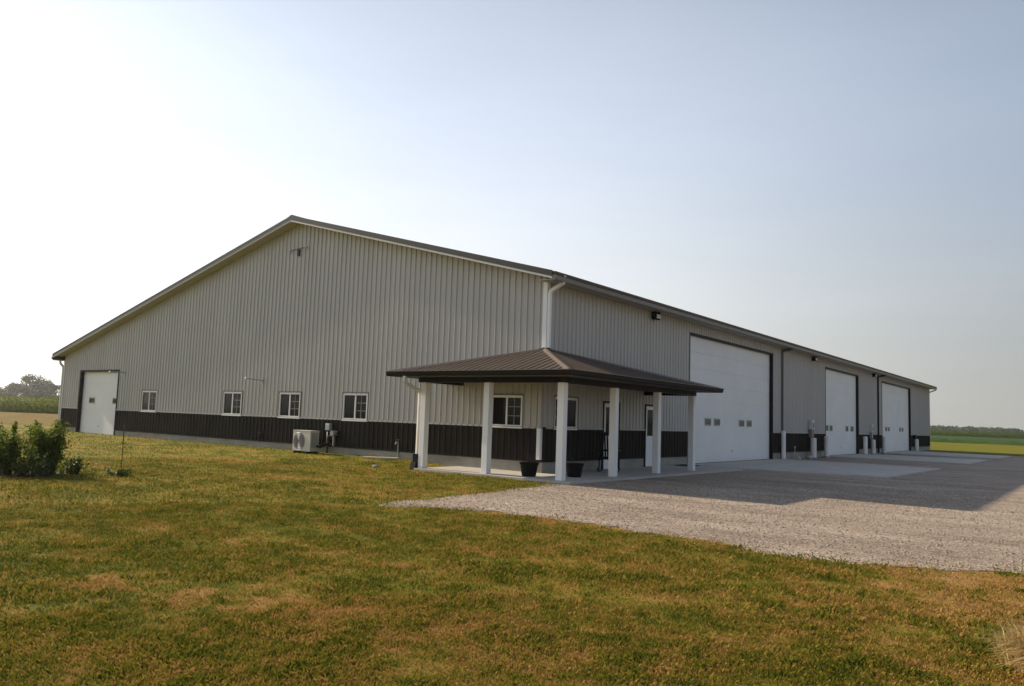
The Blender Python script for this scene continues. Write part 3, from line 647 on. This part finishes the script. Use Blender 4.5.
# bollards along the long wall
BOLW = mat('bollard_white', (.80, .79, .77), .55, 0, (6, .12, (1, 1, .4)))
def bollard(x, y, h, r, label):
    t = thing('bollard', label, 'bollard', (x, y, 0), 0, 'white steel bollards along the barn doors')
    part('pipe', BOLW, MB().lathe([(r,-.1), (r,h-.05), (r*.85,h-.015), (r*.4,h)], 20), t, smooth=False)
    part('base_collar', GREYM, MB().lathe([(r+.03,-.02), (r+.03,.045), (r+.005,.05)], 20), t)
bollard(.35, 19.55, 1.38, .10, 'white bollard at the foot of the nearest grey drainpipe')
bollard(.35, 24.33, 1.05, .15, 'thick white bollard below the pedestal with the faded red label')
bollard(.35, 26.74, 1.15, .12, 'white bollard at the near side of the middle white door')
bollard(.35, 35.45, 1.15, .13, 'white bollard at the far side of the middle white door')
bollard(.35, 37.6, .95, .13, 'white bollard below the small meter box, left of the last drainpipe')
bollard(.35, 40.75, 1.15, .13, 'white bollard at the near edge of the farthest white door')
bollard(.35, 52.4, .98, .14, 'white bollard beyond the farthest door, under the black box')
def pedestal(y, z0, z1, wd, label, red):
    t = thing('meter_pedestal', label, 'meter', (.03, y, z0), 0)
    part('cabinet', LIGHTTRIM, MB().box(0, .2, -wd, wd, (z1-z0)*.45, z1-z0), t, bevel=.012)
    part('lower_box', RUST if red else GREYM, MB().box(.0, .17, -wd*.9, wd*.9, 0, (z1-z0)*.44), t, bevel=.01)
    part('conduit', GREYM, MB().tube([(.08,0,-z0), (.08,0,0)], .04, 10), t)
    part('meter_dial', GREYM, MB().tube([(.2,0,(z1-z0)*.7), (.25,0,(z1-z0)*.7)], wd*.55, 20), t)
pedestal(24.75, 1.08, 1.98, .22, 'tall white meter cabinet with a faded red lower box on the wall', True)
pedestal(38.1, .98, 1.95, .13, 'narrow pale meter box on the wall left of the last drainpipe', False)
t = thing('wall_box', 'small black box on the wainscot near the far end of the barn', 'box', (.03, 52.9, 1.02)); part('box', BLACK, MB().box(0, .2, -.22, .22, 0, .28), t, bevel=.02); part('conduit', BLACK, MB().tube([(.06,0,-.95), (.06,0,0)], .025, 8), t)
st = thing('marker_stake', 'thin grey stake in the gravel before the nearest drainpipe', 'stake', (.95, 19.3, 0))
part('rod', GREYM, MB().tube([(0,0,-.1), (.01,0,.62)], .017, 8), st); part('tip', LAMPG, MB().tube([(.01,0,.62), (.01,0,.68)], .03, 8), st)
sk = thing('metal_stake', 'thin rusty rod standing in the lawn right of the bushes', 'stake', (-6.3, -8.6, -.03))
part('rod', ROD, MB().tube([(0,0,-.1), (-.01,.0,.55), (-.02,0,1.02)], .011, 6), sk); part('ring', ROD, MB().tube([(-.02+.03*math.cos(q*PI/4), 0, 1.04+.03*math.sin(q*PI/4)) for q in range(9)], .006, 5), sk)

# ------------------------------------------------------------------ foliage
def leaves(centres, size, r, up=.3, aspect=2.2):
    """folded leaf: 6-vertex blade pair, random facing"""
    n = len(centres); dr = r.normal(size=(n, 3)); dr[:, 2] = dr[:, 2]*.7-.25; dr /= np.linalg.norm(dr, axis=1)[:, None]
    nn = r.normal(size=(n, 3)); nn[:, 2] += up; sd = np.cross(dr, nn); sd /= np.linalg.norm(sd, axis=1)[:, None]; nn = np.cross(sd, dr)
    s = (size*r.uniform(.6, 1.3, n))[:, None]; wdt = s/aspect
    a = centres-dr*s*.5; b = centres+dr*s*.5-nn*s*.12; lft = centres+sd*wdt*.5+nn*s*.08; rgt = centres-sd*wdt*.5+nn*s*.08; mid = centres
    V = np.stack([a, lft, b, rgt, mid], 1).reshape(-1, 3); k = np.arange(n)[:, None]*5
    Fc = np.concatenate([k+np.array([[0, 4, 1]]), k+np.array([[4, 2, 1]]), k+np.array([[0, 3, 4]]), k+np.array([[4, 3, 2]])])
    return V, Fc
def bush(name, loc, stems, label, cat, m, seed, size=.10, group=None, per=60):
    r = np.random.default_rng(seed); t = thing(name, label, cat, loc, 0, group); b = MB(); C = []
    for (x, y, h, lean, spread) in stems:
        a = r.uniform(0, 6.28); tip = np.array([x+lean*math.cos(a), y+lean*math.sin(a), h]); base = np.array([x*.5, y*.5, -.05]); midp = (base*.45+tip*.55)+np.array([0, 0, .12*h])
        b.tube([base, midp, tip], [.018, .011, .004], 6)
        n = int(per*h); u = r.uniform(.12, 1, n)**.8
        p = np.where(u[:, None] < .55, base+(midp-base)*(u[:, None]/.55), midp+(tip-midp)*((u[:, None]-.55)/.45))
        q = r.normal(size=(n, 3))*spread*(1.15-u[:, None]*.75); C.append(p+q)
    C = np.concatenate(C); C[:, 2] = np.maximum(C[:, 2], .03)
    V, Fc = leaves(C, size, r, .6); f = tri_mesh('foliage', V, Fc, m); f.parent = t
    b.build('stems', mat('stem_brown', (.07, .055, .03), .9), t)
    return t
R = np.random.default_rng(11)
def stemset(n, rx, ry, h0, h1, sp, r): return [(r.uniform(-rx, rx), r.uniform(-ry, ry), r.uniform(h0, h1), r.uniform(.02, .16), sp) for _ in range(n)]
s_big = stemset(26, .36, .34, .65, 1.08, .13, R)+[(-.40,-.12,1.12,.05,.06), (.15,.1,1.15,.05,.08), (.26,.2,1.1,.06,.08), (.34,.1,1.02,.08,.08)]
bush('leafy_bush', (-5.75, -10.55, -.03), s_big, 'taller dark leafy bush nearer the barn, beside the thin rod', 'bush', BUSHL, 21, .078, 'bushes in the soil bed', 165)
s_sm = stemset(24, .36, .32, .45, .9, .13, R)+[(.25,.1,1.12,.05,.05), (.32,.05,1.05,.06,.05), (-.3,0,1.0,.1,.08)]
bush('leafy_bush', (-5.95, -11.28, -.03), s_sm, 'ragged smaller bush at the left edge with one thin tall shoot', 'bush', BUSHL, 22, .075, 'bushes in the soil bed', 145)
bush('leafy_bush', (-6.5, -12.5, -.03), stemset(16, .5, .45, .4, .8, .12, R), 'low bush mostly outside the left edge of the view', 'bush', BUSHL, 27, .11, 'bushes in the soil bed', 80)
bush('weed_clump', (-5.72, -10.02, -.03), stemset(12, .24, .22, .15, .36, .10, R), 'low pale green weeds at the right foot of the taller bush', 'weeds', WEEDL, 23, .09, None, 110)
bush('weed_clump', (-5.2, -11.0, -.03), stemset(14, .35, .28, .18, .5, .12, R), 'light green weeds between the two bushes', 'weeds', WEEDL, 24, .09, None, 110)
bush('weed_clump', (-4.75, -9.45, -.03), stemset(12, .36, .14, .06, .15, .06, R), 'flat dark weed clump around the foot of the thin rod', 'weeds', WEEDL, 25, .08, None, 160)
BED = rough_edge([(-8.3,-14.3), (-5.2,-12.2), (-4.95,-11.2), (-5.35,-10.4), (-5.5,-10.1), (-6.1,-10.1), (-6.9,-11), (-9.2,-13.5)], .25, .16, 8)
sheet('soil_bed', BED, -.018, SOIL)

# dry grass heap at the right edge
r = np.random.default_rng(31); n = 9500
cc = r.normal(size=(14, 2))*np.array([.15, .20]); ch_ = r.uniform(.5, 1.25, 14); ci = r.integers(0, 14, n)
a = r.uniform(0, 2*PI, n); q = np.abs(r.normal(size=n))*.07; base = np.stack([cc[ci, 0]+q*np.cos(a), cc[ci, 1]+q*np.sin(a), np.zeros(n)], 1)
hd_ = a+r.normal(size=n)*.9; ln = r.uniform(.16, .50, n)*ch_[ci]; out_ = r.uniform(.2, .85, n)
tip = base+np.stack([np.cos(hd_)*ln*out_, np.sin(hd_)*ln*out_, ln*(1.05-out_*r.uniform(.6, 1.05, n))], 1); midp = (base+tip)/2+np.array([0, 0, 1])*ln[:, None]*.25
sd = np.stack([-np.sin(hd_), np.cos(hd_), np.zeros(n)], 1)*.0062
V = np.stack([base-sd, base+sd, midp-sd*.8, midp+sd*.8, tip], 1).reshape(-1, 3); k = np.arange(n)[:, None]*5
hp = tri_mesh('dry_grass_tussock', V, np.concatenate([k+np.array([[0,1,3]]), k+np.array([[0,3,2]]), k+np.array([[2,3,4]])]), STRAW); hp.location = (12.36, -11.70, -.04)
tag(hp, 'heap of dry straw coloured grass at the lower right corner', 'dry grass')

# lawn blades: dense near the camera, thinner and wider far away
def blades(n, r0, r1, h0, h1, w0):
    r = np.random.default_rng(int(n+r0)); rr_ = np.sqrt(r.uniform(r0*r0, r1*r1, n)); th = PI/2+YAW+r.uniform(-.74, .78, n)
    x = CAM[0]+rr_*np.cos(th); y = CAM[1]+rr_*np.sin(th)
    jt = r.normal(size=(2, len(x)))*.2
    keep = ~inpoly(x+jt[0], y+jt[1], GRAV_E) & ~((x > -3.2) & (x < 2.4) & (y > -2.0)) & ~((x > -BW-.02) & (x < .3) & (y > -.03)) & ~(inpoly(x+jt[0], y+jt[1], BED) & (r.uniform(size=n) < .6))
    keep &= (r.uniform(size=n) < np.clip(1.3-(rr_/r1)**3*.7, 0, 1))
    x, y, rr_ = x[keep], y[keep], rr_[keep]; n = len(x)
    dr_ = dryness(x, y); cl = fbm(x+5, y+5, 1.9, 3); z = ground_h(x, y)
    keep = r.uniform(size=n) < np.clip(.45+cl*1.2-dr_*.25, .2, 1)
    x, y, rr_, dr_, cl, z = (q[keep] for q in (x, y, rr_, dr_, cl, z)); n = len(x)
    h = (h0+(h1-h0)*np.clip(cl*1.7-.4, 0, 1))*r.uniform(.55, 1.25, n)*(1-.4*dr_); a = r.uniform(0, 2*PI, n); ln = r.uniform(.25, 1.1, n)*h
    wd = w0*r.uniform(.6, 1.4, n); sx, sy = -np.sin(a)*wd, np.cos(a)*wd
    V = np.empty((n, 4, 3)); V[:, 0] = np.stack([x-sx, y-sy, z-.006], 1); V[:, 1] = np.stack([x+sx, y+sy, z-.006], 1)
    V[:, 2] = np.stack([x+np.cos(a)*ln*.35+sx*.8, y+np.sin(a)*ln*.35+sy*.8, z+h*.68], 1); V[:, 3] = np.stack([x+np.cos(a)*ln, y+np.sin(a)*ln, z+h], 1)
    k = np.arange(n)[:, None]*4; Fc = np.concatenate([k+np.array([[0, 1, 2]]), k+np.array([[0, 2, 3]])])
    at = np.repeat(np.clip(dr_+r.normal(size=n)*.27, 0, 1), 4)
    return V.reshape(-1, 3), Fc, at
Vs, Fs, As, off = [], [], [], 0
for args in ((240000, 2.2, 7, .025, .055, .0032), (230000, 7, 14, .025, .06, .0048), (170000, 14, 26, .03, .06, .009), (60000, 26, 48, .03, .07, .016)):
    V, Fc, at = blades(*args); Vs.append(V); Fs.append(Fc+off); As.append(at); off += len(V)
# clover and plantain leaves lying in the turf, a few bleached clippings
r = np.random.default_rng(91); n = 26000; rr_ = np.sqrt(r.uniform(2.5**2, 16**2, n)); th = PI/2+YAW+r.uniform(-.72, .74, n); x = CAM[0]+rr_*np.cos(th); y = CAM[1]+rr_*np.sin(th)
k = ~inpoly(x, y, GRAV_E) & ((fbm(x-3, y+8, 1.3, 3) > .53) | (r.uniform(size=n) < .12)) & ~((x > -3.2) & (y > -2)); x, y = x[k], y[k]; n = len(x); z = ground_h(x, y)+r.uniform(.012, .045, n)
a = r.uniform(0, 2*PI, n); q = r.uniform(.006, .015, n); clip_ = r.uniform(size=n) < .10; q[clip_] *= .7; tz = r.normal(size=(n, 4))*.005
V = np.stack([np.stack([x+np.cos(a+j*PI/2)*q*(1 if j % 2 else .7), y+np.sin(a+j*PI/2)*q*(1 if j % 2 else .7), z+tz[:, j]], 1) for j in range(4)], 1)
k = np.arange(n)[:, None]*4; Vs.append(V.reshape(-1, 3)); Fs.append(np.concatenate([k+np.array([[0, 1, 2]]), k+np.array([[0, 2, 3]])])+off); As.append(np.repeat(np.where(clip_, 1.25, r.uniform(-.1, .25, n)), 4)); off += 4*n
gr = tri_mesh('grass', np.concatenate(Vs), np.concatenate(Fs), BLADE, attr=np.concatenate(As)); tag(gr, kind='stuff')

# loose stones on the gravel
n = 60000; r = np.random.default_rng(41); rr_ = np.sqrt(r.uniform(8**2, 24**2, n)); th = PI/2+YAW+r.uniform(-.72, .35, n); x = CAM[0]+rr_*np.cos(th); y = CAM[1]+rr_*np.sin(th)
k = inpoly(x, y, GRAV_E) & ~((x < 2.4) & (y > -2.0)) & ~((x < 7.05) & (y > 9)); x, y = x[k], y[k]; n = len(x)
# a few strays in the grass along the driveway edge
gi = r.integers(0, len(GRAV_IN), 6000); sx = GRAV_IN[gi, 0]+r.normal(size=6000)*.30; sy = GRAV_IN[gi, 1]+r.normal(size=6000)*.30
kk = (sy < -2.2) & (sx > 1.9); x = np.concatenate([x, sx[kk]]); y = np.concatenate([y, sy[kk]]); n = len(x)
s = (.006+.018*r.uniform(0, 1, n)**3)[:, None]; c = np.stack([x, y, np.where(inpoly(x, y, GRAV_E), -.026, -.03)], 1)
oc = np.array([[1,0,0], [0,1,0], [-1,0,0], [0,-1,0], [0,0,.8], [0,0,-.8]], float)
V = c[:, None, :]+oc[None]*s[:, None, :]*r.uniform(.6, 1.4, (n, 6, 1)); k = np.arange(n)[:, None]*6
Fc = np.concatenate([k+np.array([q]) for q in ([0,1,4], [1,2,4], [2,3,4], [3,0,4], [1,0,5], [2,1,5], [3,2,5], [0,3,5])])
gs = tri_mesh('gravel_stones', V.reshape(-1, 3), Fc, mat('gravel_stone', (.28, .235, .188), .95, 0, (27, .8))); tag(gs, kind='stuff')

# corn and soybean
def corn(name, p0, p1, depth, spacing, rows, wmul, seed):
    r = np.random.default_rng(seed); p0, p1 = np.array(p0, float), np.array(p1, float); L_ = np.linalg.norm(p1-p0); t = (p1-p0)/L_; nn = np.array([-t[1], t[0]])
    per = int(L_/spacing); a = np.tile(np.arange(per)*spacing, rows)+r.uniform(-.3, .3, per*rows)*spacing; rw = np.repeat(np.arange(rows), per)*depth/rows
    x = p0[0]+t[0]*a+nn[0]*rw+r.normal(size=len(a))*.06; y = p0[1]+t[1]*a+nn[1]*rw+r.normal(size=len(a))*.06; n = len(x)
    h = (2.05+.3*fbm(x, y, .06, 2))*r.uniform(.88, 1.1, n); Vs, Fs, mi = [], [], []; off = 0
    def addtri(A, B, C, m_):
        nonlocal off
        V = np.stack([A, B, C], 1).reshape(-1, 3); Vs.append(V); Fs.append(np.arange(len(V)).reshape(-1, 3)+off); off += len(V); mi.append(np.full(len(A), m_))
    z0 = np.full(n, -.03); P = lambda dx, dy, z: np.stack([x+dx, y+dy, z], 1)
    for j in range(2):                                                     # stalk as two crossed slivers
        a_ = j*PI/2; w_ = .03*wmul; addtri(P(-w_*math.cos(a_), -w_*math.sin(a_), z0), P(w_*math.cos(a_), w_*math.sin(a_), z0), P(0, 0, h), 0)
    for j in range(9):
        az = r.uniform(0, 2*PI, n); zb = h*(.12+.095*j)+r.uniform(-.08, .08, n); ln = r.uniform(.45, .8, n)*(1.05-.04*j); w_ = .05*wmul
        ex, ey = np.cos(az)*ln, np.sin(az)*ln; sx, sy = -np.sin(az)*w_, np.cos(az)*w_
        mx, my, mz = ex*.5, ey*.5, zb+.26*ln
        addtri(P(0, 0, zb), P(mx+sx, my+sy, mz), P(mx-sx, my-sy, mz), 0); addtri(P(mx+sx, my+sy, mz), P(mx-sx, my-sy, mz), P(ex, ey, zb-.05*r.uniform(0, 3, n)), 0)
    for j in range(2):
        az = r.uniform(0, 2*PI, n); addtri(P(-.012*wmul, 0, h-.1), P(.012*wmul, .01, h-.1), P(np.cos(az)*.12, np.sin(az)*.12, h+.3), 1)
    o = tri_mesh(name, np.concatenate(Vs), np.concatenate(Fs), None, mats=[CORNL, TASSEL], midx=np.concatenate(mi)); return tag(o, kind='stuff')
corn('corn_field', (-150, 12.5), (-62, 43.5), 9, .20, 11, 1.0, 51)
corn('corn_field', (-110, 300), (150, 290), 14, .42, 9, 2.2, 52)
sheet('corn_canopy', [(-152, 21), (-66, 51), (-66, 300), (-420, 300), (-420, 21)], 1.35, mat('corn_under', (.04, .055, .018), .9, 0, (.5, .3), None, .03), depth=-1.3)['kind'] = 'stuff'
bpy.data.objects['corn_canopy'].name = 'corn_leaf_mass'
sheet('corn_leaf_mass', [(-110, 313), (150, 303), (420, 620), (-420, 620)], 1.6, bpy.data.materials['corn_under'], depth=-1.5)['kind'] = 'stuff'
nx, ny = 260, 120; X, Y = np.meshgrid(np.linspace(-95, 160, nx), np.linspace(131, 288, ny)); rw = np.random.default_rng(61)
Z = .42+.22*rw.uniform(size=X.shape)+.12*np.sin(X*2*PI/1.9); Z[0] = Z[-1] = -.02; Z[:, 0] = Z[:, -1] = -.02
V = np.stack([X, Y+rw.uniform(-.3, .3, X.shape), Z], -1).reshape(-1, 3); i, j = np.meshgrid(np.arange(ny-1), np.arange(nx-1), indexing='ij'); k = (i*nx+j).ravel()
tag(tri_mesh('soybean_crop', V, np.stack([k, k+1, k+nx+1, k+nx], 1), SOYL), kind='stuff')

# trees
def tree(loc, h, w_, label, seed, n=3000, group='trees beyond the left corn field', leaf=.55, lobes=16):
    r = np.random.default_rng(seed); t = thing('field_tree', label, 'tree', loc, 0, group); b = MB()
    b.tube([(0,0,-.3), (.1,0,h*.2), (-.1,.1,h*.45), (.05,0,h*.75)], [h*.028, h*.022, h*.014, h*.004], 8)
    C = []
    for k in range(lobes):
        a = r.uniform(0, 6.28); v = r.uniform(.28, .95); q = w_*.5*math.sqrt(max(.05, 1-((v-.5)/.52)**2))*r.uniform(.35, .9); c = np.array([q*math.cos(a), q*math.sin(a), h*v*.95])
        b.tube([(0,0,h*min(.6, v*.6)), tuple(c*.6+np.array([0,0,h*.18])), tuple(c)], [h*.01, h*.006, h*.002], 5)
        rad_ = w_*r.uniform(.13, .23); m_ = n//lobes; p = r.normal(size=(m_, 3)); p /= np.linalg.norm(p, axis=1)[:, None]; C.append(c+p*rad_*(r.uniform(.45, 1.1, (m_, 1)))*np.array([1, 1, .8]))
    V, Fc = leaves(np.concatenate(C), leaf, r, .5, 1.5); f = tri_mesh('crown', V, Fc, TREEL); f.parent = t; b.build('trunk', BARK, t); return t
def away(px, dist):          # ground point at a bearing (pixel column at the horizon) and distance
    a = YAW-math.atan((px-512)/F*1.0)+PI/2; return (CAM[0]+dist*math.cos(a), CAM[1]+dist*math.sin(a), -.04)
tree(away(35, 470), 15.5, 17, 'broad hazy tree, tallest of those beyond the corn field', 71, 4200, lobes=26, leaf=.9)
tree(away(21, 480), 12.0, 12, 'rounded hazy tree joined to the left flank of the tallest one', 72, 2600, leaf=.9)
tree(away(48, 475), 12.5, 13, 'hazy tree joined to the right flank of the tallest one', 73, 2600, leaf=.9)
tree(away(60, 430), 10.5, 8, 'open hazy tree half hidden by the left corner of the barn', 74, 1500, leaf=.7)
tree(away(9, 560), 9.0, 14, 'low hazy tree left of the tallest one', 75, 2200, leaf=.9)
tree(away(-4, 560), 9.5, 15, 'low hazy tree cut by the left edge of the picture', 76, 2200, leaf=.9)
tree(away(-40, 520), 13, 14, 'hazy tree outside the left edge of the view', 77, 2200, leaf=.9)
# far woodland: reads as one mass
r = np.random.default_rng(81); C = []
for k in range(760):
    if k < 540: x, y = r.uniform(-330, 460), 980+r.uniform(-45, 120)
    else:
        a = math.radians(r.uniform(118, 205)); q = r.uniform(900, 1100); x, y = CAM[0]+q*math.cos(a), CAM[1]+q*math.sin(a)
    h = r.uniform(7, 10); w_ = r.uniform(9, 16); m_ = 170; p = r.normal(size=(m_, 3)); p /= np.linalg.norm(p, axis=1)[:, None]
    C.append(np.array([x, y, h*.5])+p*np.array([w_*.6, w_*.6, h*.5])*r.uniform(.6, 1.08, (m_, 1)))
V, Fc = leaves(np.concatenate(C), 2.6, r, .5, 1.4); tag(tri_mesh('woodland', V, Fc, TREEL), kind='stuff')

# ------------------------------------------------------------------ haze
HZ = bpy.data.materials.new('haze_air'); HZ.use_nodes = True; t = HZ.node_tree; t.nodes.clear()
o_ = t.nodes.new('ShaderNodeOutputMaterial'); pv = t.nodes.new('ShaderNodeVolumePrincipled'); t.links.new(pv.outputs[0], o_.inputs['Volume'])
pv.inputs['Color'].default_value = (.93, .95, 1, 1); pv.inputs['Density'].default_value = .00022; pv.inputs['Anisotropy'].default_value = .7
hz = MB().box(-3100, 3100, -3100, 3100, -1.6, 26).build('haze', HZ); tag(hz, kind='stuff')
